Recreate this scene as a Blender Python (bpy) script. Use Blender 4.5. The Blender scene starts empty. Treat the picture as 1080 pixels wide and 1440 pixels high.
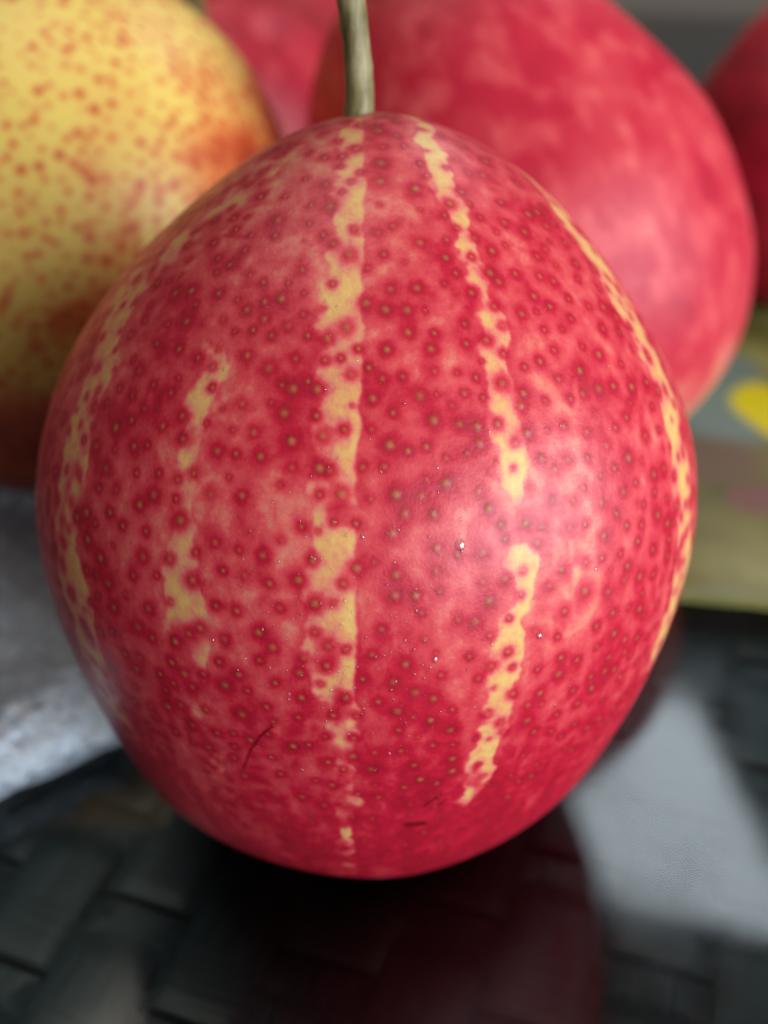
import bpy, bmesh, math, random
import numpy as np
from mathutils import Vector, Matrix

# ------------------------------------------------------------------ camera, world, light, exposure
scene = bpy.context.scene
col = scene.collection
FPX = 1407.0                       # focal length in photo pixels (1080 x 1440)
PITCH = math.radians(32.0)
TGT = np.array([0.0, 0.0, 0.0488])
VIEW = np.array([0.0, -math.cos(PITCH), math.sin(PITCH)])
CAM = TGT + 0.143 * VIEW
FW = -VIEW
RT = np.array([1.0, 0.0, 0.0])
UP = np.cross(RT, FW)

cd = bpy.data.cameras.new('camera')
cam = bpy.data.objects.new('camera', cd)
col.objects.link(cam)
cam.location = CAM
cam.rotation_euler = (math.pi / 2 - PITCH, 0, 0)
cd.sensor_fit = 'HORIZONTAL'
cd.sensor_width = 36.0
cd.lens = 36.0 * FPX / 1080.0
cd.clip_start = 0.005
cd.clip_end = 50.0
cd.dof.use_dof = True
cd.dof.focus_distance = 0.102
cd.dof.aperture_fstop = 15.5
scene.camera = cam

world = bpy.data.worlds.new('World')
scene.world = world
world.use_nodes = True
bg = world.node_tree.nodes['Background']
bg.inputs['Color'].default_value = (1.0, 0.87, 0.75, 1)
bg.inputs['Strength'].default_value = 0.105


def area(name, loc, target, sx, sy, power, color):
    ld = bpy.data.lights.new(name, 'AREA')
    ld.shape = 'RECTANGLE'
    ld.size, ld.size_y = sx, sy
    ld.energy = power
    ld.color = color
    o = bpy.data.objects.new(name, ld)
    col.objects.link(o)
    o.location = loc
    o.rotation_euler = (Vector(target) - Vector(loc)).to_track_quat('-Z', 'Y').to_euler()
    return o


area('window_light', (0.68, -0.54, 0.27), (0.0, 0.03, 0.05), 0.95, 0.50, 17.5, (0.83, 0.91, 1.0))
area('overhead_fill', (-0.22, 0.26, 1.20), (0.0, 0.05, 0.05), 0.75, 0.75, 3.7, (1.0, 0.92, 0.82))  # added fill lamp overhead, standing in for soft ceiling bounce
# a small far window, mirrored in the glass table top
_d = FW + RT * ((928 - 540) / FPX) + UP * ((720 - 1104) / FPX)
_d /= np.linalg.norm(_d)
_mir = np.array([1.0, 1.0, -1.0])
_c = Vector((CAM + 1.1 * _d) * _mir)
_x = Vector((RT * 285 - UP * 95 + _d * 272) * _mir).normalized()
_y = Vector((-RT * 150 + UP * 330 + _d * 272) * _mir)
_y = (_y - _x * _y.dot(_x)).normalized()
_z = _x.cross(_y)
if _z.dot(_c) < 0:
    _x, _z = -_x, -_z
back_window = area('back_window_light', _c, (0, 0, 0), 0.317, 0.290, 2.3, (0.80, 0.92, 1.0))
back_window.rotation_euler = Matrix((_x, _y, _z)).transposed().to_euler()

scene.view_settings.view_transform = 'Standard'
scene.view_settings.look = 'None'
scene.view_settings.gamma = 1.0
scene.view_settings.use_curve_mapping = False
scene.view_settings.exposure = 0.16
scene.cycles.max_bounces = 10
scene.cycles.transparent_max_bounces = 16
scene.cycles.caustics_reflective = False
scene.cycles.caustics_refractive = False

rng = np.random.default_rng(7)
random.seed(7)


# ------------------------------------------------------------------ helpers
def pix_ray(px, py):
    d = FW + RT * ((px - 540.0) / FPX) + UP * ((720.0 - py) / FPX)
    return d / np.linalg.norm(d)


def pix_plane(px, py, z=0.0):
    d = pix_ray(px, py)
    return CAM + d * ((z - CAM[2]) / d[2])


def tag(o, label=None, cat=None, group=None, kind=None):
    for k, v in (('label', label), ('category', cat), ('group', group), ('kind', kind)):
        if v:
            o[k] = v
    return o


def empty(name, loc=(0, 0, 0)):
    o = bpy.data.objects.new(name, None)
    col.objects.link(o)
    o.location = loc
    o.empty_display_size = 0.01
    return o


def mesh_np(name, V, F, mat=None, parent=None, smooth=True):
    """V (n,3), F (m,4) quads -> one linked mesh object"""
    me = bpy.data.meshes.new(name)
    V = np.asarray(V, np.float32)
    F = np.asarray(F, np.int32)
    me.vertices.add(len(V))
    me.vertices.foreach_set('co', V.ravel())
    k = F.shape[1]
    me.loops.add(F.size)
    me.loops.foreach_set('vertex_index', F.ravel())
    me.polygons.add(len(F))
    me.polygons.foreach_set('loop_start', np.arange(0, F.size, k, dtype=np.int32))
    me.polygons.foreach_set('loop_total', np.full(len(F), k, np.int32))
    me.update(calc_edges=True)
    if smooth:
        me.polygons.foreach_set('use_smooth', np.ones(len(F), bool))
    if mat:
        me.materials.append(mat)
    o = bpy.data.objects.new(name, me)
    col.objects.link(o)
    if parent:
        o.parent = parent
    return o


def grid_faces(nr, nc, wrap=False):
    i = np.arange(nr - 1)[:, None]
    j = np.arange(nc if wrap else nc - 1)[None, :]
    j2 = (j + 1) % nc
    a, b, c, d = i * nc + j, (i + 1) * nc + j, (i + 1) * nc + j2, i * nc + j2
    return np.stack([a, b, c, d], -1).reshape(-1, 4)


def smooth(a, b, x):
    t = np.clip((x - a) / (b - a), 0, 1)
    return t * t * (3 - 2 * t)


_perm = rng.random(4096).astype(np.float32)


def vnoise(P, seed=0):
    P = P.astype(np.float32)
    I = np.floor(P).astype(np.int64)
    T = P - I
    T = T * T * (3 - 2 * T)
    out = np.zeros(P.shape[:-1], np.float32)
    for dx in (0, 1):
        wx = T[..., 0] if dx else 1 - T[..., 0]
        for dy in (0, 1):
            wy = T[..., 1] if dy else 1 - T[..., 1]
            for dz in (0, 1):
                wz = T[..., 2] if dz else 1 - T[..., 2]
                h = ((I[..., 0] + dx) * 73856093) ^ ((I[..., 1] + dy) * 19349663) ^ ((I[..., 2] + dz) * 83492791) ^ (seed * 2654435)
                h = (h ^ (h >> 13)) * 1274126177
                out += _perm[(h ^ (h >> 16)) & 4095] * wx * wy * wz
    return out


def fbm(P, octaves=3, seed=0):
    s, a, n = 0, 1.0, 0
    for k in range(octaves):
        s = s + a * vnoise(P * (2.03 ** k) + 17.3 * k, seed + k)
        n += a
        a *= 0.5
    return s / n


def ridged_np(P):
    return 1 - np.abs(2 * fbm(P, 2, 77) - 1) * 2.2


def spline(x, y, xq):
    n = len(x)
    h = np.diff(x)
    A = np.zeros((n, n))
    b = np.zeros(n)
    A[0, 0], A[0, 1], b[0] = 2 * h[0], h[0], 6 * (y[1] - y[0]) / h[0]
    A[-1, -1], A[-1, -2], b[-1] = 2 * h[-1], h[-1], -6 * (y[-1] - y[-2]) / h[-1]
    for i in range(1, n - 1):
        A[i, i - 1], A[i, i], A[i, i + 1] = h[i - 1], 2 * (h[i - 1] + h[i]), h[i]
        b[i] = 6 * ((y[i + 1] - y[i]) / h[i] - (y[i] - y[i - 1]) / h[i - 1])
    m = np.linalg.solve(A, b)
    i = np.clip(np.searchsorted(x, xq) - 1, 0, n - 2)
    t, hi = xq - x[i], h[i]
    return y[i] + t * ((y[i + 1] - y[i]) / hi - hi * (2 * m[i] + m[i + 1]) / 6) + t * t * m[i] / 2 + t ** 3 * (m[i + 1] - m[i]) / (6 * hi)


# ------------------------------------------------------------------ node material helpers
class NT:
    def __init__(self, name):
        self.m = bpy.data.materials.new(name)
        self.m.use_nodes = True
        self.t = self.m.node_tree
        self.b = self.t.nodes['Principled BSDF']
        self.out = self.t.nodes['Material Output']

    def n(self, typ, **kw):
        nd = self.t.nodes.new(typ)
        for k, v in kw.items():
            if k in nd.inputs:
                nd.inputs[k].default_value = v
            else:
                setattr(nd, k, v)
        return nd

    def l(self, a, b):
        self.t.links.new(a, b)

    def math(self, op, a, b=None, clamp=False):
        nd = self.t.nodes.new('ShaderNodeMath')
        nd.operation = op
        nd.use_clamp = clamp
        for i, v in enumerate((a, b)):
            if v is None:
                continue
            if isinstance(v, (int, float)):
                nd.inputs[i].default_value = v
            else:
                self.l(v, nd.inputs[i])
        return nd.outputs[0]

    def mix(self, fac, a, b, blend='MIX'):
        nd = self.t.nodes.new('ShaderNodeMix')
        nd.data_type = 'RGBA'
        nd.blend_type = blend
        for sock, v in ((nd.inputs['Factor'], fac), (nd.inputs['A'], a), (nd.inputs['B'], b)):
            if isinstance(v, (int, float)):
                sock.default_value = v
            elif isinstance(v, tuple):
                sock.default_value = (*v, 1) if len(v) == 3 else v
            else:
                self.l(v, sock)
        return nd.outputs['Result']

    def ramp(self, fac, stops, interp='LINEAR'):
        nd = self.t.nodes.new('ShaderNodeValToRGB')
        nd.color_ramp.interpolation = interp
        e = nd.color_ramp.elements
        while len(e) < len(stops):
            e.new(0.5)
        for k, (p, c) in enumerate(stops):
            e[k].position = p
            e[k].color = (*c, 1) if len(c) == 3 else c
        self.l(fac, nd.inputs[0])
        return nd.outputs[0]


def skin_material(name, stops, centre=(0.36, 0.135, 0.045), rough=0.42, grain=0.16, grain_scale=900.0, sss=0.0):
    """skin: 'pigment' and 'lenticel' attributes carry what the skin itself looks like; grain and relief are added here"""
    N = NT(name)
    pig = N.n('ShaderNodeAttribute', attribute_name='pigment').outputs['Fac']
    len_ = N.n('ShaderNodeAttribute', attribute_name='lenticel').outputs['Fac']
    tc = N.n('ShaderNodeTexCoord')
    nz = N.n('ShaderNodeTexNoise', Scale=grain_scale, Detail=3.0, Roughness=0.65)
    N.l(tc.outputs['Object'], nz.inputs['Vector'])
    nz2 = N.n('ShaderNodeTexNoise', Scale=grain_scale * 3.2, Detail=2.0, Roughness=0.6)
    N.l(tc.outputs['Object'], nz2.inputs['Vector'])
    g = N.math('SUBTRACT', nz.outputs['Fac'], 0.5)
    g2 = N.math('SUBTRACT', nz2.outputs['Fac'], 0.5)
    p = N.math('ADD', pig, N.math('MULTIPLY', g, grain))
    p = N.math('ADD', p, N.math('MULTIPLY', g2, grain * 0.7))
    p = N.math('DIVIDE', p, 1.3, clamp=True)
    c = N.ramp(p, [(s / 1.3, q) for s, q in stops])
    c = N.mix(N.math('MULTIPLY', len_, 0.9, clamp=True), c, centre)
    N.l(c, N.b.inputs['Base Color'])
    bump = N.n('ShaderNodeBump', Strength=0.15, Distance=0.0004)
    h = N.math('ADD', N.math('MULTIPLY', nz.outputs['Fac'], 0.7), N.math('MULTIPLY', nz2.outputs['Fac'], 0.4))
    N.l(h, bump.inputs['Height'])
    N.l(bump.outputs[0], N.b.inputs['Normal'])
    r = N.math('ADD', N.math('MULTIPLY', g, 0.25), rough)
    N.l(r, N.b.inputs['Roughness'])
    N.b.inputs['Specular IOR Level'].default_value = 0.33
    if sss:
        N.b.inputs['Subsurface Weight'].default_value = sss
        N.b.inputs['Subsurface Radius'].default_value = (1.0, 0.35, 0.2)
        N.b.inputs['Subsurface Scale'].default_value = 0.0012
    return N.m


RED = [(0.0, (0.62, 0.39, 0.12)), (0.20, (0.61, 0.28, 0.105)), (0.40, (0.60, 0.155, 0.112)), (0.60, (0.56, 0.057, 0.064)),
       (0.86, (0.43, 0.008, 0.027)), (1.12, (0.22, 0.003, 0.010)), (1.3, (0.12, 0.002, 0.005))]
m_skin = skin_material('striped_pear_skin', RED, rough=0.41, grain=0.26, sss=0.08)
m_skin_red = skin_material('red_pear_skin', RED, rough=0.5, grain_scale=500)
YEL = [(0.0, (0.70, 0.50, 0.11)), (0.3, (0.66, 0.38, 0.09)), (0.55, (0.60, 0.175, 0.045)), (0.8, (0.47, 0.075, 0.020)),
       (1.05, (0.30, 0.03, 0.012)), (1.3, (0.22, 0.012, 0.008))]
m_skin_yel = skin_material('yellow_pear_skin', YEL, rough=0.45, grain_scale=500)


def stem_material(name, a, b, c):
    N = NT(name)
    tc = N.n('ShaderNodeTexCoord')
    mp = N.n('ShaderNodeMapping')
    mp.inputs['Scale'].default_value = (1, 1, 0.12)
    N.l(tc.outputs['Object'], mp.inputs['Vector'])
    nz = N.n('ShaderNodeTexNoise', Scale=1500.0, Detail=4.0, Roughness=0.6)
    N.l(mp.outputs[0], nz.inputs['Vector'])
    nz2 = N.n('ShaderNodeTexNoise', Scale=260.0, Detail=3.0)
    N.l(tc.outputs['Object'], nz2.inputs['Vector'])
    f = N.math('ADD', N.math('MULTIPLY', nz.outputs['Fac'], 0.6), N.math('MULTIPLY', nz2.outputs['Fac'], 0.5))
    N.l(N.ramp(f, [(0.35, a), (0.55, b), (0.75, c)]), N.b.inputs['Base Color'])
    N.b.inputs['Roughness'].default_value = 0.6
    bp = N.n('ShaderNodeBump', Strength=0.5, Distance=0.0003)
    N.l(nz.outputs['Fac'], bp.inputs['Height'])
    N.l(bp.outputs[0], N.b.inputs['Normal'])
    return N.m


m_stem = stem_material('woody_stem', (0.05, 0.038, 0.014), (0.17, 0.135, 0.05), (0.30, 0.25, 0.125))
m_stem_green = stem_material('green_stem', (0.06, 0.07, 0.02), (0.16, 0.19, 0.06), (0.25, 0.27, 0.10))
m_calyx = stem_material('dry_calyx', (0.03, 0.02, 0.01), (0.09, 0.06, 0.03), (0.16, 0.11, 0.05))

# ------------------------------------------------------------------ table: black wicker under a sheet of glass
table = empty('table', (0.1, 0.35, -0.0060))
tag(table, 'black woven wicker table with a clear glass top under all the pears', 'table')
TROT = math.radians(-19)
table.rotation_euler = (0, 0, TROT)
PITCHW, SW, ST = 0.0150, 0.0144, 0.0013

N = NT('black_wicker')
tc = N.n('ShaderNodeTexCoord')
mp = N.n('ShaderNodeMapping')
mp.inputs['Scale'].default_value = (0.06, 1, 1)
N.l(tc.outputs['Object'], mp.inputs['Vector'])
nz = N.n('ShaderNodeTexNoise', Scale=1400.0, Detail=3.0)
N.l(mp.outputs[0], nz.inputs['Vector'])
oi = N.n('ShaderNodeObjectInfo')
cc = N.ramp(nz.outputs['Fac'], [(0.3, (0.014, 0.028, 0.036)), (0.7, (0.052, 0.088, 0.108))])
cc = N.mix(N.math('MULTIPLY', oi.outputs['Random'], 0.5), cc, (0.070, 0.110, 0.132))
N.l(cc, N.b.inputs['Base Color'])
N.b.inputs['Roughness'].default_value = 0.38
N.b.inputs['Specular IOR Level'].default_value = 0.35
bp = N.n('ShaderNodeBump', Strength=0.3, Distance=0.0004)
N.l(nz.outputs['Fac'], bp.inputs['Height'])
N.l(bp.outputs[0], N.b.inputs['Normal'])
m_wick = N.m

N = NT('dark_board')
N.b.inputs['Base Color'].default_value = (0.006, 0.007, 0.008, 1)
N.b.inputs['Roughness'].default_value = 0.7
m_board = N.m

N = NT('table_glass')
fr = N.n('ShaderNodeFresnel', IOR=1.5)
gl = N.n('ShaderNodeBsdfGlossy', Roughness=0.035)
tcg = N.n('ShaderNodeTexCoord')
sm = N.n('ShaderNodeTexNoise', Scale=45.0, Detail=4.0, Roughness=0.6)
N.l(tcg.outputs['Object'], sm.inputs['Vector'])
N.l(N.math('ADD', N.math('MULTIPLY', sm.outputs['Fac'], 0.26), -0.04, clamp=True), gl.inputs['Roughness'])
tr = N.n('ShaderNodeBsdfTransparent')
tr.inputs['Color'].default_value = (0.86, 0.93, 0.92, 1)
mx = N.n('ShaderNodeMixShader')
N.l(fr.outputs[0], mx.inputs[0])
N.l(tr.outputs[0], mx.inputs[1])
N.l(gl.outputs[0], mx.inputs[2])
N.l(mx.outputs[0], N.out.inputs['Surface'])
m_glass = N.m


def strand_mesh(name, length, phase):
    """flat strand running along x, weaving over one and under one"""
    n = int(round(length / PITCHW)) * 10
    xs = np.linspace(-length / 2, length / 2, n + 1)
    s = np.sin(np.pi * (xs / PITCHW) + phase * np.pi)
    zc = ST * 0.62 * np.tanh(4.0 * s)
    prof = [(-0.5, -0.3), (-0.5, 0.10), (-0.45, 0.40), (-0.2, 0.47), (0.2, 0.47), (0.45, 0.40), (0.5, 0.10), (0.5, -0.3)]
    k = len(prof)
    V = np.zeros((n + 1, k, 3))
    for q, (a, b) in enumerate(prof):
        V[:, q, 0] = xs
        V[:, q, 1] = a * SW
        V[:, q, 2] = zc + b * ST
    return V.reshape(-1, 3), grid_faces(n + 1, k, wrap=True)[:, ::-1]


TL, TW = 1.80, 1.20            # along local y (away), along local x
TL = round(TL / PITCHW / 2) * 2 * PITCHW
TW = round(TW / PITCHW / 2) * 2 * PITCHW
wz = -ST * 1.6 - 0.0002
nx, ny = int(TW / PITCHW), int(TL / PITCHW)
first = {}


def strand(key, length, phase, loc, rot):
    if key not in first:
        V, F = strand_mesh('wicker_strand', length, phase)
        o = mesh_np('wicker_strand', V, F, m_wick, table)
        first[key] = o
    else:
        o = first[key].copy()
        col.objects.link(o)
        o.parent = table
    o.location = loc
    o.rotation_euler = (0, 0, rot)


for j in range(ny):                                   # strands running across
    y = (j + 0.5 - ny / 2) * PITCHW
    strand(('x', j % 2), TW, j % 2, (0, y, wz), 0)
for i in range(nx):                                   # strands running away
    x = (i + 0.5 - nx / 2) * PITCHW
    # where this strand meets strand j it must be on the other side
    strand(('y', i % 2), TL, (i + (nx + ny) // 2) % 2, (x, 0, wz), math.pi / 2)


def slab(name, hx, hy, z0, z1, mat, parent, bev):
    bm = bmesh.new()
    bmesh.ops.create_cube(bm, size=1.0)
    for v in bm.verts:
        v.co = Vector((v.co.x * 2 * hx, v.co.y * 2 * hy, z0 + (v.co.z + 0.5) * (z1 - z0)))
    bmesh.ops.bevel(bm, geom=bm.edges[:], offset=bev, segments=2, affect='EDGES')
    me = bpy.data.meshes.new(name)
    bm.to_mesh(me)
    bm.free()
    me.materials.append(mat)
    o = bpy.data.objects.new(name, me)
    col.objects.link(o)
    o.parent = parent
    return o


slab('board', TW / 2, TL / 2, -0.024, wz - ST * 1.6, m_board, table, 0.002)
gt = slab('glass_top', TW / 2 + 0.004, TL / 2 + 0.004, 0.0, 0.0060, m_glass, table, 0.0012)
N = NT('glass_underside')
tr = N.n('ShaderNodeBsdfTransparent')
tr.inputs['Color'].default_value = (0.97, 0.985, 0.98, 1)
N.l(tr.outputs[0], N.out.inputs['Surface'])
gt.data.materials.append(N.m)
for f in gt.data.polygons:
    f.material_index = 0 if f.normal.z > 0.2 else 1


# ------------------------------------------------------------------ pears
def rot_from_axis(lean_dir, lean, spin=0.0):
    """pear whose stem axis leans by 'lean' degrees towards the compass direction lean_dir (0 = +x, 90 = +y)"""
    a = math.radians(lean_dir)
    ax = Vector((-math.sin(a), math.cos(a), 0))
    return np.array(Matrix.Rotation(math.radians(lean), 3, ax) @ Matrix.Rotation(math.radians(spin), 3, 'Z'))


def egg(R, up, dn, neck=0.0):
    def rho(ph):
        a = np.where(ph < math.pi / 2, up, dn)
        v = 1 / np.sqrt((np.sin(ph) / R) ** 2 + (np.cos(ph) / a) ** 2)
        v = v * (1 - neck * np.exp(-((ph - math.radians(42)) / math.radians(20)) ** 2))
        v = v * (1 - 0.13 * np.exp(-((ph - math.pi) / math.radians(15)) ** 2))
        v = v * (1 - 0.05 * np.exp(-(ph / math.radians(9)) ** 2))
        return v
    return rho


def pear_grid(rho, lons, nrow):
    ph = np.linspace(0.0012, math.pi - 0.0012, nrow)
    r = rho(ph)
    P = np.stack([np.outer(r * np.sin(ph), np.cos(lons)), np.outer(r * np.sin(ph), np.sin(lons)),
                  np.repeat((r * np.cos(ph))[:, None], len(lons), 1)], -1)
    return ph, r, P


def splat(F, ph, lons, rs, dots, amp, rad, mode='screen'):
    """add soft round spots (phi, lon, size, strength) to the field F on the pear's grid"""
    dph = ph[1] - ph[0]
    for (p0, l0, sz, st) in dots:
        R = rad * sz
        i0 = np.searchsorted(ph, p0)
        if i0 <= 1 or i0 >= len(ph) - 2:
            continue
        rr, rloc = rs[i0], max(rs[i0] * math.sin(p0), 1e-4)
        w = 2.6 * R
        a, b = np.searchsorted(ph, p0 - w / rr), np.searchsorted(ph, p0 + w / rr)
        dl = (lons - l0 + math.pi) % (2 * math.pi) - math.pi
        js = np.nonzero(np.abs(dl) < w / rloc)[0]
        if b - a < 1 or len(js) == 0:
            continue
        dx = dl[js][None, :] * rloc
        dy = (ph[a:b, None] - p0) * rr
        g = amp * st * np.exp(-((dx * dx + dy * dy) / (R * R)) ** 1.25)
        sub = F[a:b][:, js]
        F[a:b, js[0]:js[-1] + 1] = 1 - (1 - sub) * (1 - g) if js[-1] - js[0] + 1 == len(js) else F[a:b, js[0]:js[-1] + 1]
    return F


def poisson(rho, n, dmin, rmin_phi=0.06, avoid=None):
    """random spots on the pear at least dmin apart: list of (phi, lon, point)"""
    out, pts = [], np.zeros((0, 3))
    tries = 0
    cand_ph = np.arccos(rng.uniform(-1, 1, n * 8))
    cand_lo = rng.uniform(-math.pi, math.pi, n * 8)
    rr = rho(cand_ph)
    X = np.stack([rr * np.sin(cand_ph) * np.cos(cand_lo), rr * np.sin(cand_ph) * np.sin(cand_lo), rr * np.cos(cand_ph)], 1)
    kept = []
    base = np.zeros((0, 3)) if avoid is None else avoid
    arr = np.zeros((n + len(base), 3))
    arr[:len(base)] = base
    cnt = len(base)
    for q in range(len(X)):
        d = dmin * (0.75 + 0.6 * _perm[q % 4096])
        if cnt and np.min(np.sum((arr[:cnt] - X[q]) ** 2, 1)) < d * d:
            continue
        arr[cnt] = X[q]
        cnt += 1
        kept.append((cand_ph[q], cand_lo[q]))
        if cnt >= n + len(base):
            break
    return kept


def finish_body(name, V, nr, nc, pig, lent, mat, parent):
    o = mesh_np(name, V.reshape(-1, 3), grid_faces(nr, nc, wrap=True), mat, parent)
    for nm, arr in (('pigment', pig), ('lenticel', lent)):
        at = o.data.attributes.new(nm, 'FLOAT', 'POINT')
        at.data.foreach_set('value', arr.astype(np.float32).ravel())
    # close the two tiny polar holes
    bm = bmesh.new()
    bm.from_mesh(o.data)
    bmesh.ops.holes_fill(bm, edges=[e for e in bm.edges if e.is_boundary], sides=0)
    for f in bm.faces:
        f.smooth = True
    bm.to_mesh(o.data)
    bm.free()
    return o


def tube(name, pts, rads, mat, parent, sides=20, knobble=0.06, seed=0):
    pts = np.asarray(pts, float)
    n = 40
    t = np.linspace(0, 1, len(pts))
    tq = np.linspace(0, 1, n)
    C = np.stack([spline(t, pts[:, k], tq) for k in range(3)], 1)
    Rr = np.interp(tq, np.linspace(0, 1, len(rads)), rads)
    T = np.gradient(C, axis=0)
    T /= np.linalg.norm(T, axis=1)[:, None]
    U = np.cross(T, [0, 1, 0])
    U /= np.linalg.norm(U, axis=1)[:, None]
    W = np.cross(T, U)
    an = np.linspace(0, 2 * math.pi, sides, endpoint=False)
    ring = np.cos(an)[None, :, None] * U[:, None] + np.sin(an)[None, :, None] * W[:, None]
    V = C[:, None] + ring * Rr[:, None, None]
    nzv = fbm(V * 700 + seed, 2, seed) - 0.5
    V = V + ring * (Rr[:, None] * nzv * knobble * 4)[..., None]
    # domed cap at the free end, closed root
    V = np.concatenate([C[:1, None] + 0 * ring[:1], V, C[-1:, None] + ring[-1:] * Rr[-1] * 0.6 + T[-1] * Rr[-1] * 0.25,
                        C[-1:, None] + 0 * ring[:1] + T[-1] * Rr[-1] * 0.3], 0)
    return mesh_np(name, V.reshape(-1, 3), grid_faces(len(V), sides, wrap=True)[:, ::-1], mat, parent)


def calyx(parent, rho, Rm, scale=1.0):
    """the dried flower end at the pear's base: a ring of little curled sepals"""
    zb = -rho(np.array([math.pi]))[0]
    V, F = [], []
    for k in range(5):
        a = k * 2 * math.pi / 5 + 0.3
        u, w = np.array([math.cos(a), math.sin(a), 0]), np.array([-math.sin(a), math.cos(a), 0])
        for s in range(5):
            t = s / 4
            wd = 0.0021 * (1 - t) ** 0.7 + 0.0001
            c = u * (0.0012 + 0.0042 * t) + np.array([0, 0, zb - 0.0002 - 0.0022 * math.sin(t * 2.6)])
            b = len(V)
            V += [c - w * wd * scale, c + np.array([0, 0, -0.0004]), c + w * wd * scale]
            if s:
                F += [(b - 3, b, b + 1, b - 2), (b - 2, b + 1, b + 2, b - 1)]
    me = mesh_np('calyx', np.array(V), np.array(F), m_calyx, parent)
    return me


# ---- the striped pear in front (its profile follows the outline in the photograph)
RHO_F = np.array([0.05616, 0.05292, 0.04915, 0.04727, 0.04546, 0.04377, 0.0447, 0.04762, 0.0475, 0.04735])
PH_F = np.radians(np.linspace(0, 180, 10))


def rho_front(ph):
    ph = np.asarray(ph, float)
    v = spline(PH_F, RHO_F, np.clip(ph, 0, math.pi))
    return v * (1 - 0.16 * np.exp(-((ph - math.pi) / math.radians(13)) ** 2))


ROT_F = rot_from_axis(90, 8)
LOC_F = np.array([-0.0025, 0.0, 0.0455])


def hit(px, py):
    """photo pixel -> (phi, lon) where its ray meets the front pear (nearest point of the rim if it just misses)"""
    o = ROT_F.T @ (CAM - LOC_F)
    d = ROT_F.T @ pix_ray(px, py)
    s = np.linspace(0.07, 0.20, 2600)
    Q = o + s[:, None] * d
    L = np.linalg.norm(Q, axis=1)
    ph = np.arccos(np.clip(Q[:, 2] / L, -1, 1))
    g = L - rho_front(ph)
    neg = np.nonzero(g < 0)[0]
    k = neg[0] if len(neg) else int(np.argmin(g))
    return ph[k], math.atan2(Q[k, 1], Q[k, 0])


pear = empty('pear', LOC_F)
pear.rotation_euler = Matrix(ROT_F.tolist()).to_euler()
tag(pear, 'large upright crimson pear with long yellow stripes and dense dots, standing in front', 'pear')
LON0 = -math.pi / 2
half = math.radians(101)
lons = np.concatenate([np.linspace(LON0 - half, LON0 + half, 880, endpoint=False),
                       np.linspace(LON0 + half, LON0 + 2 * math.pi - half, 190, endpoint=False)])
NR = 760
ph, rs, P = pear_grid(rho_front, lons, NR)
rxy = (rs * np.sin(ph))[:, None]
lw = (lons - LON0 + math.pi) % (2 * math.pi) - math.pi      # longitude from the front, -pi .. pi

# stripes: rows of (y, left x, right x, strength) read off the photograph
STRIPES = [
    [(168, 492, 512, 1), (230, 478, 513, .9), (300, 467, 513, .9), (330, 462, 513, .45), (352, 456, 514, 1), (400, 449, 513, 1), (460, 448, 511, 1),
     (500, 444, 510, .65), (530, 446, 509, 1), (600, 436, 507, 1), (660, 436, 505, .95), (715, 440, 503, .42), (750, 436, 500, .88), (820, 428, 500, .76),
     (900, 432, 501, .80), (960, 430, 501, .66), (1000, 458, 501, .46), (1080, 468, 501, .46), (1150, 472, 501, .42), (1232, 478, 501, .38)],
    [(166, 560, 582, 1), (200, 580, 606, 1), (240, 600, 627, 1), (280, 617, 646, .95), (320, 632, 659, 1), (360, 650, 673, 1), (400, 662, 690, 1),
     (450, 665, 710, 1), (500, 668, 718, 1), (550, 682, 724, 1), (600, 695, 737, 1), (640, 705, 744, 1), (685, 712, 738, .8), (715, 724, 736, .2),
     (760, 724, 738, .2), (780, 717, 754, 1), (825, 719, 757, 1), (852, 722, 750, .7), (872, 704, 738, 1), (920, 699, 737, 1), (960, 688, 728, 1),
     (1000, 678, 721, 1), (1040, 668, 707, .95), (1090, 662, 692, .75), (1125, 640, 672, .5), (1150, 630, 650, .15)],
    [(182, 632, 652, .8), (220, 688, 712, .9), (260, 738, 757, .95), (320, 784, 806, 1), (380, 828, 855, 1), (440, 868, 894, 1), (500, 899, 925, 1),
     (560, 922, 947, 1), (620, 937, 963, 1), (680, 947, 971, 1), (750, 953, 971, .9), (820, 945, 966, .8), (880, 928, 947, .7), (925, 911, 925, .4)],
    [(200, 393, 428, .5), (270, 318, 352, .5), (340, 222, 256, .5), (400, 163, 200, .68), (450, 138, 176, .72), (500, 122, 166, .74), (550, 106, 142, .85),
     (600, 90, 130, .75), (650, 78, 122, .72), (700, 80, 114, .7), (750, 78, 108, .65), (820, 84, 127, .75), (880, 103, 133, .7), (940, 123, 153, .7),
     (1000, 150, 175, .6), (1060, 190, 215, .35)],
    [(445, 288, 312, .4), (510, 283, 322, .62), (560, 262, 302, .9), (600, 258, 284, .55), (660, 238, 272, .5), (705, 238, 272, .45), (745, 238, 274, .8),
     (810, 223, 277, .85), (860, 226, 288, .68), (905, 238, 292, .62), (950, 252, 292, .4), (1050, 278, 312, .3), (1120, 300, 330, .2)],
    [(500, 775, 806, .25), (600, 785, 820, .3), (700, 790, 828, .35), (780, 788, 835, .3), (880, 780, 830, .25)],
]
stripe = np.zeros((NR, len(lons)), np.float32)
n1 = fbm(P * 330, 3, 11)
n2 = fbm(P * 900, 2, 21)
nb = fbm(P * 470, 2, 23)
n3 = fbm(P * 1900, 2, 31)
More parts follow.
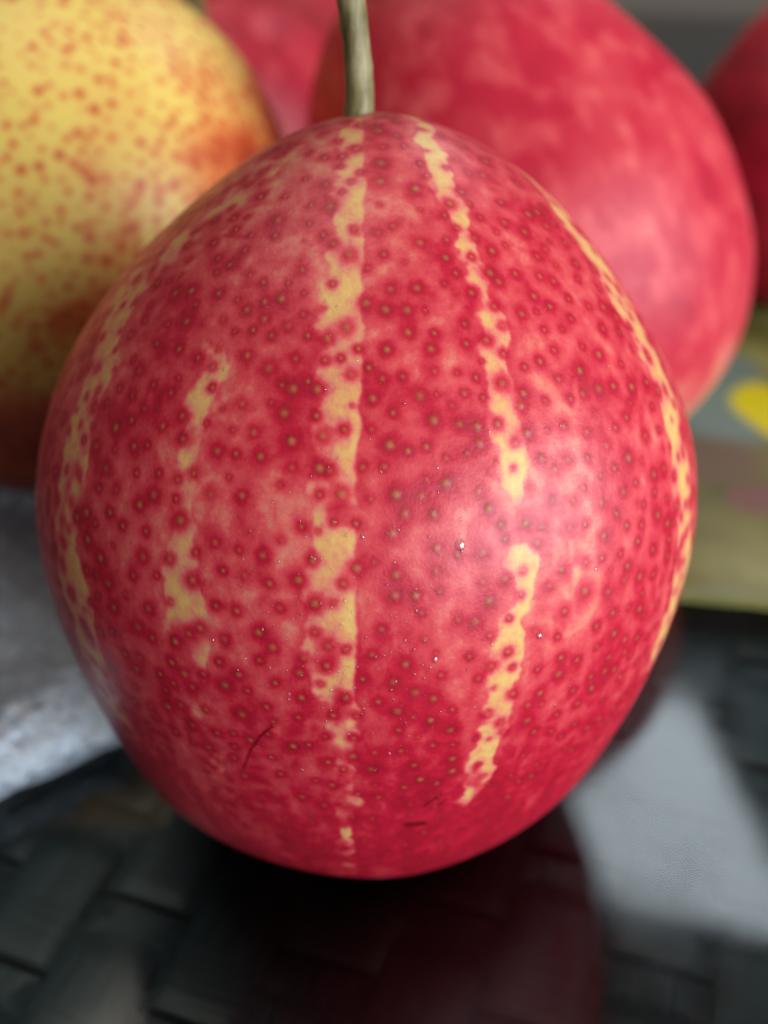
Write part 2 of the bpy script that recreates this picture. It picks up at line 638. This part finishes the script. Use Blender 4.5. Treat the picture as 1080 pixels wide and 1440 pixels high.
for k, rows in enumerate(STRIPES):
    A = np.array([[*hit((xl), y), *hit(xr, y), s] for y, xl, xr, s in rows])
    order = np.argsort((A[:, 0] + A[:, 2]) / 2)
    A = A[order]
    pm = (A[:, 0] + A[:, 2]) / 2
    la = (A[:, 1] - LON0 + math.pi) % (2 * math.pi) - math.pi
    lb = (A[:, 3] - LON0 + math.pi) % (2 * math.pi) - math.pi
    L = np.interp(ph, pm, la)[:, None]
    Rg = np.interp(ph, pm, lb)[:, None]
    S = np.interp(ph, pm, A[:, 4])[:, None]
    S = S * (smooth(pm[0] - 0.03, pm[0] + 0.0, ph) * (1 - smooth(pm[-1], pm[-1] + 0.05, ph)))[:, None]
    rag = (n1 - 0.5) * 0.0024 + (n2 - 0.5) * 0.0010
    seam = (0.5 + 1.3 * smooth(1.45, 1.9, ph))[:, None] if k == 0 else 0.9                     # the first stripe ends in a sharp straight seam
    dl = (lw[None, :] - L) * rxy + rag * 1.3
    dr = (Rg - lw[None, :]) * rxy + rag * seam
    ins = smooth(-0.00030, 0.00060, dl) * smooth(-0.00022, 0.00036, dr)
    gate = np.clip(0.5 + (S * 1.36 - 0.20 - n1 * 0.95 - (nb - 0.5) * 1.1) * 2.0, 0, 1) * smooth(0.02, 0.2, S)
    stripe = np.maximum(stripe, ins * np.clip(gate, 0, 1) * (0.82 if k in (3, 4) else 0.97))
for k in range(4):                                     # more of the same stripes round the back of the pear
    c0 = math.pi - 1.2 + k * 0.75 + 0.2 * rng.random()
    dl = np.abs((lw[None, :] - c0 + math.pi) % (2 * math.pi) - math.pi) * rxy - 0.0014 * (0.6 + n1) + (n2 - 0.5) * 0.002
    stripe = np.maximum(stripe, smooth(0.0002, -0.0002, dl) * np.clip(1.4 - n1 * 1.2, 0, 1) * (smooth(0.25, 0.5, ph) * (1 - smooth(2.2, 2.6, ph)))[:, None])

# lenticels: read off the photograph in the middle, scattered elsewhere
Z7 = [(90,30),(265,55),(185,108),(245,150),(65,160),(63,205),(180,258),(355,70),(412,48),(440,28),(378,152),(458,183),(515,112),(615,105),(612,170),
      (740,28),(708,168),(785,148),(835,130),(905,82),(918,20),(955,172),(1025,205),(965,245),(873,233),(812,262),(778,228),(710,300),(797,352),(945,317),
      (900,382),(955,375),(1018,262),(1075,330),(310,332),(385,357),(467,360),(536,362),(685,415),(692,490),(768,478),(828,425),(832,530),(570,448),
      (558,508),(390,508),(85,455),(160,465),(235,422),(150,548),(212,540),(280,505),(250,602),(320,578),(372,620),(450,613),(572,593),(730,618),(828,640),
      (1022,520),(970,560),(912,582),(28,658),(85,630),(122,660),(335,695),(515,686),(580,682),(685,677),(908,680),(900,728),(990,708),(118,762),(412,752),
      (570,780),(668,795),(735,805),(812,795),(925,830),(880,865),(1000,820),(1060,803),(22,860),(143,840),(225,815),(330,815),(540,880),(400,875),(615,925),
      (805,943),(978,925),(295,960),(378,958),(130,965),(170,975),(215,1065),(615,1020),(740,1050),(520,1070)]
ZL = [(700,5),(620,40),(490,125),(500,195),(695,95),(780,45),(710,155),(755,182),(930,72),(942,12),(545,292),(608,282),(712,292),(785,315),(820,355),
      (885,250),(955,313),(590,402),(728,393),(888,392),(845,432),(915,453),(378,453),(478,485),(562,507),(390,548),(635,540),(713,507),(690,575),(905,580),
      (268,460),(250,580),(385,688),(465,645),(532,675),(690,655),(957,643),(803,717),(915,710),(965,752),(325,812),(502,805),(575,765),(578,853),(393,882),
      (445,878),(325,895),(205,860),(290,970),(405,985),(620,985),(560,1010),(755,1000),(875,920),(995,860),(265,1045),(805,1070),(190,990),(145,825),
      (395,235),(390,325),(245,395),(195,540),(150,635),(100,980),(290,715),(490,985),(710,900)]
seen = [hit(400 + a / 2.7, 300 + b / 2.7) for a, b in Z7] + [hit(40 + a / 2.7, 300 + b / 2.7) for a, b in ZL]
sp, sl = np.array([s[0] for s in seen]), np.array([s[1] for s in seen])
sr = rho_front(sp)
SX = np.stack([sr * np.sin(sp) * np.cos(sl), sr * np.sin(sp) * np.sin(sl), sr * np.cos(sp)], 1)
extra = poisson(rho_front, 2900, 0.0021, avoid=SX)
# no strays inside the area read off the photograph
ext, small = [], set()
for p_, l_ in extra:
    r_ = rho_front(np.array([p_]))[0]
    x_ = np.array([r_ * math.sin(p_) * math.cos(l_), r_ * math.sin(p_) * math.sin(l_), r_ * math.cos(p_)])
    w_ = ROT_F @ x_ + LOC_F - CAM
    u_, v_ = 540 + FPX * (w_ @ RT) / (w_ @ FW), 720 - FPX * (w_ @ UP) / (w_ @ FW)
    if 60 < u_ < 800 and 310 < v_ < 690 and x_[1] < 0.0:
        small.add(len(seen) + len(ext))
    ext.append((p_, l_))
dots = []
for k, (p_, l_) in enumerate(seen + ext):
    low = float(smooth(1.55, 2.2, p_))
    sz = (0.66 + 0.75 * rng.random() ** 1.4) * (1 - 0.45 * low)
    if rng.random() < 0.15:
        sz *= 0.75
        low = max(low, 1.0)
    if k in small:
        sz *= 0.82
    dots.append((p_, l_, sz, (0.74 + 0.26 * rng.random()) * (1 - 0.25 * low) * (0.9 if k in small else 1)))
halo = splat(np.zeros((NR, len(lons)), np.float32), ph, lons, rs, dots, 0.74, 0.00155)
ring = splat(np.zeros((NR, len(lons)), np.float32), ph, lons, rs, dots, 0.95, 0.00086)
lent = splat(np.zeros((NR, len(lons)), np.float32), ph, lons, rs, [(a, b, c, d * rng.uniform(0.6, 1.1)) for a, b, c, d in dots], 0.95, 0.00027)

low = smooth(1.35, 2.35, ph)[:, None]
lent = np.maximum(lent, 0.75 * np.exp(-(ph / 0.060) ** 2)[:, None] * (0.3 + n2))     # russet where the stem goes in
big = fbm(P * np.array([110, 110, 60]), 3, 41)
mot = ridged_np(P * np.array([420, 420, 330]))        # pale net between the dots
strk = fbm(P * np.array([520, 520, 120]), 3, 51)       # streaks along the pear
pg = 0.60 + (big - 0.5) * 0.42 + (strk - 0.5) * 0.40 + (n2 - 0.5) * 0.22 - 0.13 * (mot - 0.45) * (1 - 0.5 * low) + 0.34 * low
# paler flesh pink sectors beside the stripes
for (cx, cy, rx, ry, am) in [(410, 800, 40, 110, .26), (812, 640, 42, 230, .20), (545, 410, 40, 60, .14), (720, 700, 40, 60, .24), (300, 880, 45, 60, .15),
                             (330, 640, 60, 60, .10), (880, 560, 30, 120, .10), (210, 560, 60, 130, -.20), (560, 900, 60, 150, -.08), (860, 700, 25, 200, -.12)]:
    p0, l0 = hit(cx, cy)
    sx, sy = rx * 0.000075, ry * 0.000075
    dxx = ((lons - l0 + math.pi) % (2 * math.pi) - math.pi)[None, :] * rxy
    dyy = ((ph - p0) * rs)[:, None]
    pg = pg - am * np.exp(-((dxx / sx) ** 2 + (dyy / sy) ** 2)) * (0.6 + 0.8 * n1)
pg = np.clip(pg, 0.30, 1.0)
stripe = stripe * (1 - 0.12 * smooth(0.48, 0.68, strk) - 0.12 * smooth(0.5, 0.7, n3))
pg = pg + (0.98 - pg) * halo * 0.74
pg = pg * (1 - 0.97 * stripe * (1 - 0.7 * halo))
pg = pg + (1.08 - pg) * ring * (0.84 + 0.04 * stripe)
pg = pg + 0.10 * (n3 - 0.5)
# fine dark scratches and the bruise spot low on the pear
for line, wd, am in [([(383, 1022), (366, 1036), (352, 1055), (342, 1082)], 0.00011, .5), ([(598, 1137), (612, 1127), (620, 1121)], 0.00013, .5),
                     ([(618, 1136), (630, 1128)], 0.0001, .4), ([(572, 1164), (596, 1162)], 0.00042, .35), ([(312, 325), (345, 328)], 0.0003, .2)]:
    hs = [hit(*q) for q in line]
    for (pa, la_), (pb, lb_) in zip(hs[:-1], hs[1:]):
        pmid = (pa + pb) / 2
        rl = float(rho_front(np.array([pmid]))[0])
        sc_ = rl * math.sin(pmid)
        a = np.array([la_ * sc_, pa * rl])
        b = np.array([lb_ * sc_, pb * rl])
        X, Y = lons[None, :] * sc_ + 0 * ph[:, None], (ph * rl)[:, None] + 0 * lons[None, :]
        t = np.clip(((X - a[0]) * (b - a)[0] + (Y - a[1]) * (b - a)[1]) / ((b - a) @ (b - a)), 0, 1)
        dd = np.hypot(X - a[0] - t * (b - a)[0], Y - a[1] - t * (b - a)[1])
        pg = np.maximum(pg, pg + am * np.exp(-(dd / wd) ** 2))

lobes = np.cos(5 * lons + 0.9)[None, :] * 0.00025 * smooth(1.9, 2.5, ph)[:, None]
disp = lobes + 0.0009 * np.cos(lons)[None, :] * np.exp(-((ph - 0.36) / 0.3) ** 2)[:, None] + (fbm(P * 26, 2, 61) - 0.5) * 0.0014 + (n1 - 0.5) * 0.00012 + lent * 0.00006 - (ring - lent) * 0.000015
l_seam = np.interp(ph, *zip(*sorted([(hit(x, y)[0], (hit(x, y)[1] - LON0 + math.pi) % (2 * math.pi) - math.pi) for x, y in ((512, 300), (508, 500), (502, 700), (500, 900), (500, 1200))])))
ds = (lw[None, :] - l_seam[:, None]) * rxy
disp = disp - 0.00002 * np.exp(-(ds / 0.0007) ** 2) * smooth(0.3, 0.6, ph)[:, None] * (1 + 0.5 * low)
Pn = P / np.linalg.norm(P, axis=-1, keepdims=True)
body = finish_body('body', P + Pn * disp[..., None], NR, len(lons), pg, lent, m_skin, pear)
top = rho_front(np.array([0.0]))[0]
tube('stem', [(-0.0006, 0.0, top - 0.004), (-0.0005, 0.0, top + 0.004), (-0.0013, -0.0005, top + 0.012), (-0.0020, -0.0004, top + 0.022), (-0.0030, 0.0008, top + 0.034)],
     [0.0021, 0.00178, 0.0016, 0.00165, 0.0018, 0.0023], m_stem, pear, seed=3)
calyx(pear, rho_front, 0.045)


# ---- the pears behind
def back_pear(label, px, py, depth, R, up, dn, lean_dir, lean, mat, pig_fn, neck=0.04, spin=0.0, floor=0.0, nr=150, nc=200, ndots=0, dot=(0.5, 0.001),
              dmin=0.003, stem=(0.0, 0.0, 0.025), stem_mat=None, seed=0, rad=0.0017):
    d = FW + RT * ((px - 540) / FPX) + UP * ((720 - py) / FPX)
    C = CAM + d * depth
    rho = egg(R, up, dn, neck)
    lo = np.linspace(-math.pi, math.pi, nc, endpoint=False)
    ph, rs, P = pear_grid(rho, lo, nr)
    Rm = rot_from_axis(lean_dir, lean, spin)
    lump = (fbm(P * 24 + seed * 3.1, 2, seed) - 0.5) * 0.003
    P2 = P * (1 + lump[..., None] / 0.05)
    zmin = (P2.reshape(-1, 3) @ Rm.T)[:, 2].min()
    root = empty('pear', (C[0], C[1], floor - zmin))
    root.rotation_euler = Matrix(Rm.tolist()).to_euler()
    tag(root, label, 'pear', 'pears heaped behind the striped one')
    lentf = np.zeros((nr, nc), np.float32)
    W = P2 @ Rm.T                                          # offsets from the centre in world axes
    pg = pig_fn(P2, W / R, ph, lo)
    if ndots:
        dd = [(a, b, 0.6 + 0.8 * rng.random(), 0.5 + 0.5 * rng.random()) for a, b in poisson(rho, ndots, dmin)]
        hl = splat(np.zeros((nr, nc), np.float32), ph, lo, rs, dd, dot[0], dot[1])
        pg = pg + (1.0 - pg) * hl
    finish_body('body', P2, nr, nc, pg, lentf, mat, root)
    t0 = rho(np.array([0.0]))[0]
    sx, sy, sz = stem
    tube('stem', [(0, 0, t0 - 0.004), (sx * 0.15, sy * 0.15, t0 + sz * 0.3), (sx * 0.5, sy * 0.5, t0 + sz * 0.65), (sx, sy, t0 + sz)],
         [rad * 1.1, rad * 0.95, rad, rad * 1.25], stem_mat or m_stem, root, seed=seed)
    calyx(root, rho, R)
    print('PEAR', label[:30], np.round((C[0], C[1], floor - zmin), 4), 'wanted z', round(C[2], 4))
    return root


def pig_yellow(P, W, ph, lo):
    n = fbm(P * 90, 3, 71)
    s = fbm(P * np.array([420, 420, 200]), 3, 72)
    blush_shade = smooth(-0.30, 0.42, W[..., 0] * 0.95 - W[..., 2] * 0.62 - 0.30 + (n - 0.5) * 0.8)
    blush_shade = np.maximum(blush_shade, smooth(-0.28, 0.32, -W[..., 2] - 0.05 + (n - 0.5) * 0.5))  # lower half: shade painted into the pigment as a darker red-orange
    return np.clip(0.06 + 0.86 * blush_shade + (s - 0.5) * 0.5 * (0.08 + blush_shade) + (n - 0.5) * 0.2, 0, 1.2)


def pig_pink(P, W, ph, lo):
    n = fbm(P * 85, 3, 81)
    s = fbm(P * np.array([330, 330, 170]), 3, 82)
    base = 0.84 + (n - 0.5) * 0.45 - 0.30 * smooth(0.40, 0.90, s + (n - 0.5) * 0.3)
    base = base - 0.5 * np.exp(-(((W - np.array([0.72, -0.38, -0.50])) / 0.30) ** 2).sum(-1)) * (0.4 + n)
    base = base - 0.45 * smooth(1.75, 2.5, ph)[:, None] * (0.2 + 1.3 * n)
    return np.clip(base, 0.25, 1.1)


def pig_deep(P, W, ph, lo):
    n = fbm(P * 80, 3, 91)
    s = fbm(P * np.array([300, 300, 120]), 3, 92)
    return np.clip(0.88 + (n - 0.5) * 0.5 + (s - 0.5) * 0.3, 0.3, 1.2)


def pig_right(P, W, ph, lo):
    n = fbm(P * 80, 3, 95)
    s = fbm(P * np.array([300, 300, 120]), 3, 96)
    y = smooth(0.25, 0.75, W[..., 2] * 0.7 + W[..., 0] * 0.35 - W[..., 1] * 0.1 + (n - 0.5) * 0.5)
    return np.clip(0.98 + (n - 0.5) * 0.3 + (s - 0.5) * 0.4 - 0.62 * y, 0.15, 1.2)


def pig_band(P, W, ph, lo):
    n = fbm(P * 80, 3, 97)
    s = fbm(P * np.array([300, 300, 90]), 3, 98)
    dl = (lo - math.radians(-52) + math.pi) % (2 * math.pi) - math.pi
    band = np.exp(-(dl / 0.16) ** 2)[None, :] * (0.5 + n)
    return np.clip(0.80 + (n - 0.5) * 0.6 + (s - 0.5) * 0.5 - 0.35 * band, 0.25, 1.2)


PK = 0.0014                                                  # thickness of the packet some of them stand on
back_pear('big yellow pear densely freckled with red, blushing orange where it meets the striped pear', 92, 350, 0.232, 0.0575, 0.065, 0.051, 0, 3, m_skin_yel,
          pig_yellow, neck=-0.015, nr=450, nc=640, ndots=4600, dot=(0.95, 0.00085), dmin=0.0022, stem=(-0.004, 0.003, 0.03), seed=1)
back_pear('plump pinkish red pear with pale mottling leaning behind the striped pear, no stem showing', 738, 383, 0.228, 0.0485, 0.069, 0.0485, 168, 23, m_skin_red,
          pig_pink, neck=0.045, floor=PK, nr=220, nc=300, stem=(-0.003, 0.004, 0.028), seed=2)
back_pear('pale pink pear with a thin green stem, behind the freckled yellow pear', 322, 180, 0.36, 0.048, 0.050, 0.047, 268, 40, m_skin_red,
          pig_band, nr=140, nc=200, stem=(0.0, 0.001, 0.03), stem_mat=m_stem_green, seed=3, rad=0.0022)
back_pear('deep red pear glimpsed either side of the striped pear\'s stem', 600, 173, 0.385, 0.044, 0.056, 0.046, 90, 4, m_skin_red,
          pig_deep, floor=PK, nr=120, nc=160, stem=(0.002, 0.002, 0.028), seed=4)
back_pear('dark red pear with an orange shoulder, beside the pinkish mottled pear', 1150, 223, 0.33, 0.0455, 0.056, 0.047, 60, 4, m_skin_red,
          pig_right, floor=PK, nr=140, nc=200, stem=(0.002, 0.002, 0.028), seed=5)
back_pear('rosy pear almost hidden at the very back, between two other red pears', 432, 70, 0.50, 0.046, 0.058, 0.047, 90, 3, m_skin_red,
          pig_pink, nr=100, nc=140, stem=(0.002, 0.002, 0.028), seed=6)


# ------------------------------------------------------------------ plastic film, packet
def quad_pts(c, nu, nv, z=0.0, world=False):
    """points spread over a quad given by four photo pixels on the table (or world x,y)"""
    c = [np.array(q[:2], float) if world else pix_plane(*q)[:2] for q in c]
    u = np.linspace(0, 1, nu)[None, :, None]
    v = np.linspace(0, 1, nv)[:, None, None]
    X = (1 - u) * (1 - v) * c[0] + u * (1 - v) * c[1] + u * v * c[2] + (1 - u) * v * c[3]
    return np.concatenate([X, np.zeros((nv, nu, 1))], -1), u[..., 0] + 0 * v[..., 0], v[..., 0] + 0 * u[..., 0]


def ridged(P, oct_=4, seed=0):
    s, a, n = 0, 1.0, 0
    for k in range(oct_):
        s = s + a * (1 - np.abs(2 * vnoise(P * (1.9 ** k) + 9.1 * k, seed + k) - 1))
        n += a
        a *= 0.55
    return s / n


def film_material(name, colr, alpha, rough):
    N = NT(name)
    N.b.inputs['Base Color'].default_value = (*colr, 1)
    N.b.inputs['Roughness'].default_value = rough
    N.b.inputs['Alpha'].default_value = alpha
    N.b.inputs['Specular IOR Level'].default_value = 0.8
    tc = N.n('ShaderNodeTexCoord')
    nz = N.n('ShaderNodeTexNoise', Scale=160.0, Detail=5.0, Roughness=0.65)
    nz.inputs['Distortion'].default_value = 1.2
    N.l(tc.outputs['Object'], nz.inputs['Vector'])
    bp = N.n('ShaderNodeBump', Strength=0.9, Distance=0.003)
    N.l(nz.outputs['Fac'], bp.inputs['Height'])
    N.l(bp.outputs[0], N.b.inputs['Normal'])
    return N.m


def film_bag(name, corners, nu, nv, height, zlow, mat, roll=None, seed=0, freq=60, margin=0.08):
    """a flat two-ply bag: a crumpled upper film and a lower film on the glass, joined round the edge"""
    X, u, v = quad_pts(corners, nu, nv)
    wob = (fbm(X * 45 + seed, 3, seed + 5) - 0.5) * 0.010
    X[..., 0] += wob
    X[..., 1] += (fbm(X * 45 + seed + 7, 3, seed + 6) - 0.5) * 0.008
    edge = np.minimum(np.minimum(u, 1 - u), np.minimum(v, 1 - v))
    e = smooth(0, margin, edge)
    top = X.copy()
    top[..., 2] = zlow + 0.0006 + e * (0.0012 + height * ridged(X * freq, 4, seed) ** 1.6)
    if roll is not None:                                    # a rolled, puckered hem along v = 0
        w, h = roll
        pk = 0.65 + 0.7 * ridged(np.stack([X[..., 0] * 160, X[..., 1] * 60, 0 * u], -1), 3, seed + 3)
        top[..., 2] += h * pk * np.exp(-((v - w) / (w * 0.75)) ** 2) * smooth(0, w * 0.6, v)
    bot = X.copy()
    bot[..., 2] = zlow
    F1 = grid_faces(nv, nu)
    F2 = F1[:, ::-1] + nu * nv
    ring = np.concatenate([np.arange(nu), np.arange(1, nv) * nu + nu - 1, (nv - 1) * nu + np.arange(nu - 2, -1, -1), np.arange(nv - 2, 0, -1) * nu])
    nxt = np.roll(ring, -1)
    F3 = np.stack([ring, nxt, nxt + nu * nv, ring + nu * nv], -1)
    return mesh_np(name, np.concatenate([top.reshape(-1, 3), bot.reshape(-1, 3)]), np.concatenate([F1[:, ::-1], F2[:, ::-1], F3[:, ::-1]]), mat)


m_film = film_material('clear_plastic_film', (0.64, 0.72, 0.82), 0.34, 0.12)
bag = film_bag('plastic_bag', [(-330, 1290), (180, 1040), (150, 690), (-330, 640)], 150, 120, 0.009, 0.0006, m_film, roll=(0.07, 0.004), seed=3, freq=62)
tag(bag, 'crumpled clear plastic bag with a bright rolled hem, lying below the yellow pear', 'plastic bag')
# its gathered hem: several folds of film rolled together
pts_ = [pix_plane(*q)[:2] for q in ((-260, 1215), (-120, 1160), (0, 1095), (90, 1055), (178, 1012))]
m_ = 160
tq = np.linspace(0, 1, m_)
hx = np.interp(tq, np.linspace(0, 1, 5), [q[0] for q in pts_]) + (fbm(np.stack([tq * 14, 0 * tq, 0 * tq], 1), 2, 5) - 0.5) * 0.004
hy = np.interp(tq, np.linspace(0, 1, 5), [q[1] for q in pts_]) + (fbm(np.stack([tq * 14, 0 * tq + 5, 0 * tq], 1), 2, 6) - 0.5) * 0.005
an = np.linspace(0, 2 * math.pi, 40, endpoint=False)
Tn = np.stack([np.gradient(hx), np.gradient(hy)], 1)
Tn /= np.linalg.norm(Tn, axis=1)[:, None]
pk = ridged(np.stack([np.repeat(tq[:, None] * 26, 40, 1), np.repeat(np.cos(an)[None] * 1.6, m_, 0), np.repeat(np.sin(an)[None] * 1.6, m_, 0)], -1), 4, 8)
rw = (0.0026 + 0.0058 * pk ** 2) * np.ones((m_, 1))
HV = np.stack([hx[:, None] - Tn[:, 1:2] * np.cos(an) * rw, hy[:, None] + Tn[:, 0:1] * np.cos(an) * rw, 0.0058 + np.sin(an)[None] * rw * 0.75], -1)
HV[..., 2] = np.maximum(HV[..., 2], 0.0005)
m_hem = film_material('folded_plastic_film', (0.80, 0.87, 0.95), 0.62, 0.14)
hem = mesh_np('hem', HV.reshape(-1, 3), grid_faces(m_, 40, wrap=True)[:, ::-1], m_hem, bag)

N = NT('printed_packet')
uvn = N.n('ShaderNodeAttribute', attribute_name='print_uv')
sep = N.n('ShaderNodeSeparateXYZ')
N.l(uvn.outputs['Vector'], sep.inputs[0])
tc = N.n('ShaderNodeTexCoord')
pn = N.n('ShaderNodeTexNoise', Scale=28.0, Detail=3.0)
N.l(tc.outputs['Object'], pn.inputs['Vector'])
c = N.ramp(pn.outputs['Fac'], [(0.35, (0.085, 0.085, 0.022)), (0.55, (0.17, 0.165, 0.045)), (0.72, (0.27, 0.27, 0.10))])
pn2 = N.n('ShaderNodeTexNoise', Scale=40.0, Detail=0.5)
N.l(tc.outputs['Object'], pn2.inputs['Vector'])
dw = N.math('MULTIPLY', N.math('SUBTRACT', pn2.outputs['Fac'], 0.5), 0.012)
X_, Y_ = N.math('ADD', sep.outputs['X'], dw), N.math('ADD', sep.outputs['Y'], dw)


def disc(cx, cy, rx, ry):
    a = N.math('DIVIDE', N.math('SUBTRACT', X_, cx), rx)
    b = N.math('DIVIDE', N.math('SUBTRACT', Y_, cy), ry)
    d = N.math('ADD', N.math('MULTIPLY', a, a), N.math('MULTIPLY', b, b))
    return N.math('MULTIPLY', N.math('SUBTRACT', 1.25, d), 2.0, clamp=True)


PRINT = {k: pix_plane(*q, PK)[:2] for k, q in dict(yellow=(1096, 580), teal=(1000, 545), mauve=(985, 640), pink=(1075, 700), pale=(1010, 835)).items()}
for k, rx, ry, cl in (('teal', 0.017, 0.034, (0.15, 0.21, 0.17)), ('mauve', 0.016, 0.014, (0.14, 0.10, 0.055)), ('pink', 0.009, 0.007, (0.17, 0.085, 0.065)),
                      ('yellow', 0.0105, 0.0200, (0.62, 0.52, 0.005))):
    cx, cy = PRINT[k]
    c = N.mix(disc(float(cx), float(cy), rx, ry), c, cl)
N.l(c, N.b.inputs['Base Color'])
N.b.inputs['Roughness'].default_value = 0.35
m_packet = N.m
c0, c1 = pix_plane(905, 862), pix_plane(1420, 872)
packet = film_bag('printed_packet', [(905, 846), (1420, 900), (1250, 330), (520, 330)], 90, 90, 0.0, 0.0004, m_packet, seed=15, margin=0.03)
n = len(packet.data.vertices)
co = np.zeros(n * 3, np.float32)
packet.data.vertices.foreach_get('co', co)
co = co.reshape(-1, 3)
co[:, 2] = np.minimum(co[:, 2], PK)
packet.data.vertices.foreach_set('co', co.ravel())
at = packet.data.attributes.new('print_uv', 'FLOAT_VECTOR', 'POINT')
at.data.foreach_set('vector', co.ravel())
tag(packet, 'flat olive green printed packet with a yellow disc, under the red pears', 'packet')

# ------------------------------------------------------------------ water on the front pear
N = NT('water')
fr = N.n('ShaderNodeFresnel', IOR=1.45)
gl = N.n('ShaderNodeBsdfGlossy', Roughness=0.10)
tr = N.n('ShaderNodeBsdfTransparent')
mx = N.n('ShaderNodeMixShader')
N.l(N.math('MINIMUM', N.math('MULTIPLY', fr.outputs[0], 4.0), 0.30), mx.inputs[0])
N.l(tr.outputs[0], mx.inputs[1])
N.l(gl.outputs[0], mx.inputs[2])
N.l(mx.outputs[0], N.out.inputs['Surface'])
m_water = N.m


def surf(px, py):
    p_, l_ = hit(px, py)
    r_ = float(rho_front(np.array([p_]))[0])
    x = np.array([r_ * math.sin(p_) * math.cos(l_), r_ * math.sin(p_) * math.sin(l_), r_ * math.cos(p_)])
    i, j = np.searchsorted(ph, p_), int(np.argmin(np.abs((lons - l_ + math.pi) % (2 * math.pi) - math.pi)))
    x = x * (1 + disp[min(i, NR - 1), j] / np.linalg.norm(x))
    return Vector(ROT_F @ x + LOC_F), Vector(ROT_F @ (x / np.linalg.norm(x)))


def drop_bm(bm, c, nrm, r, flat=0.55, el=1.0):
    q = nrm.to_track_quat('Z', 'Y').to_matrix().to_4x4()
    m = Matrix.Translation(c + nrm * r * 0.12) @ q @ Matrix.Diagonal((r, r * el, r * flat, 1))
    bmesh.ops.create_icosphere(bm, subdivisions=2 if r > 0.0003 else 1, radius=1.0, matrix=m)


def link_bm(name, bm, mat):
    for f in bm.faces:
        f.smooth = True
    me = bpy.data.meshes.new(name)
    bm.to_mesh(me)
    bm.free()
    me.materials.append(mat)
    o = bpy.data.objects.new(name, me)
    col.objects.link(o)
    return o


for (px, py, r, el) in [(648, 766, 0.00075, 1.2), (612, 929, 0.00042, 1.5), (510, 755, 0.00036, 1.5), (561, 745, 0.00032, 1.2), (760, 895, 0.00055, 1.0),
                        (597, 955, 0.0003, 1.2), (570, 902, 0.00028, 1.6), (553, 985, 0.00026, 1.7), (465, 972, 0.00026, 1.4), (839, 800, 0.00034, 1.2)]:
    bm = bmesh.new()
    c, nrm = surf(px, py)
    o = None
    drop_bm(bm, Vector((0, 0, 0)), nrm, r * 0.72, 0.55, el)
    o = link_bm('water_droplet', bm, m_water)
    o.location = c
    tag(o, 'largest clear water droplet on the striped pear, on plain red skin between two yellow stripes' if r > 0.0007
        else 'tiny clear water droplet clinging to the striped pear\'s skin', 'droplet', 'water droplets on the striped pear')

bm = bmesh.new()
for k in range(330):
    if k < 230:
        px, py = rng.normal(500, 95), rng.normal(890, 95)
    else:
        px, py = rng.uniform(300, 880), rng.uniform(420, 1080)
    c, nrm = surf(px, py)
    drop_bm(bm, c, nrm, 0.00006 + 0.00012 * rng.random() ** 2, 0.8, 1.0 + rng.random())
o = link_bm('moisture_specks', bm, m_water)
tag(o, 'fine glinting specks of moisture scattered over the striped pear', 'moisture', kind='stuff')
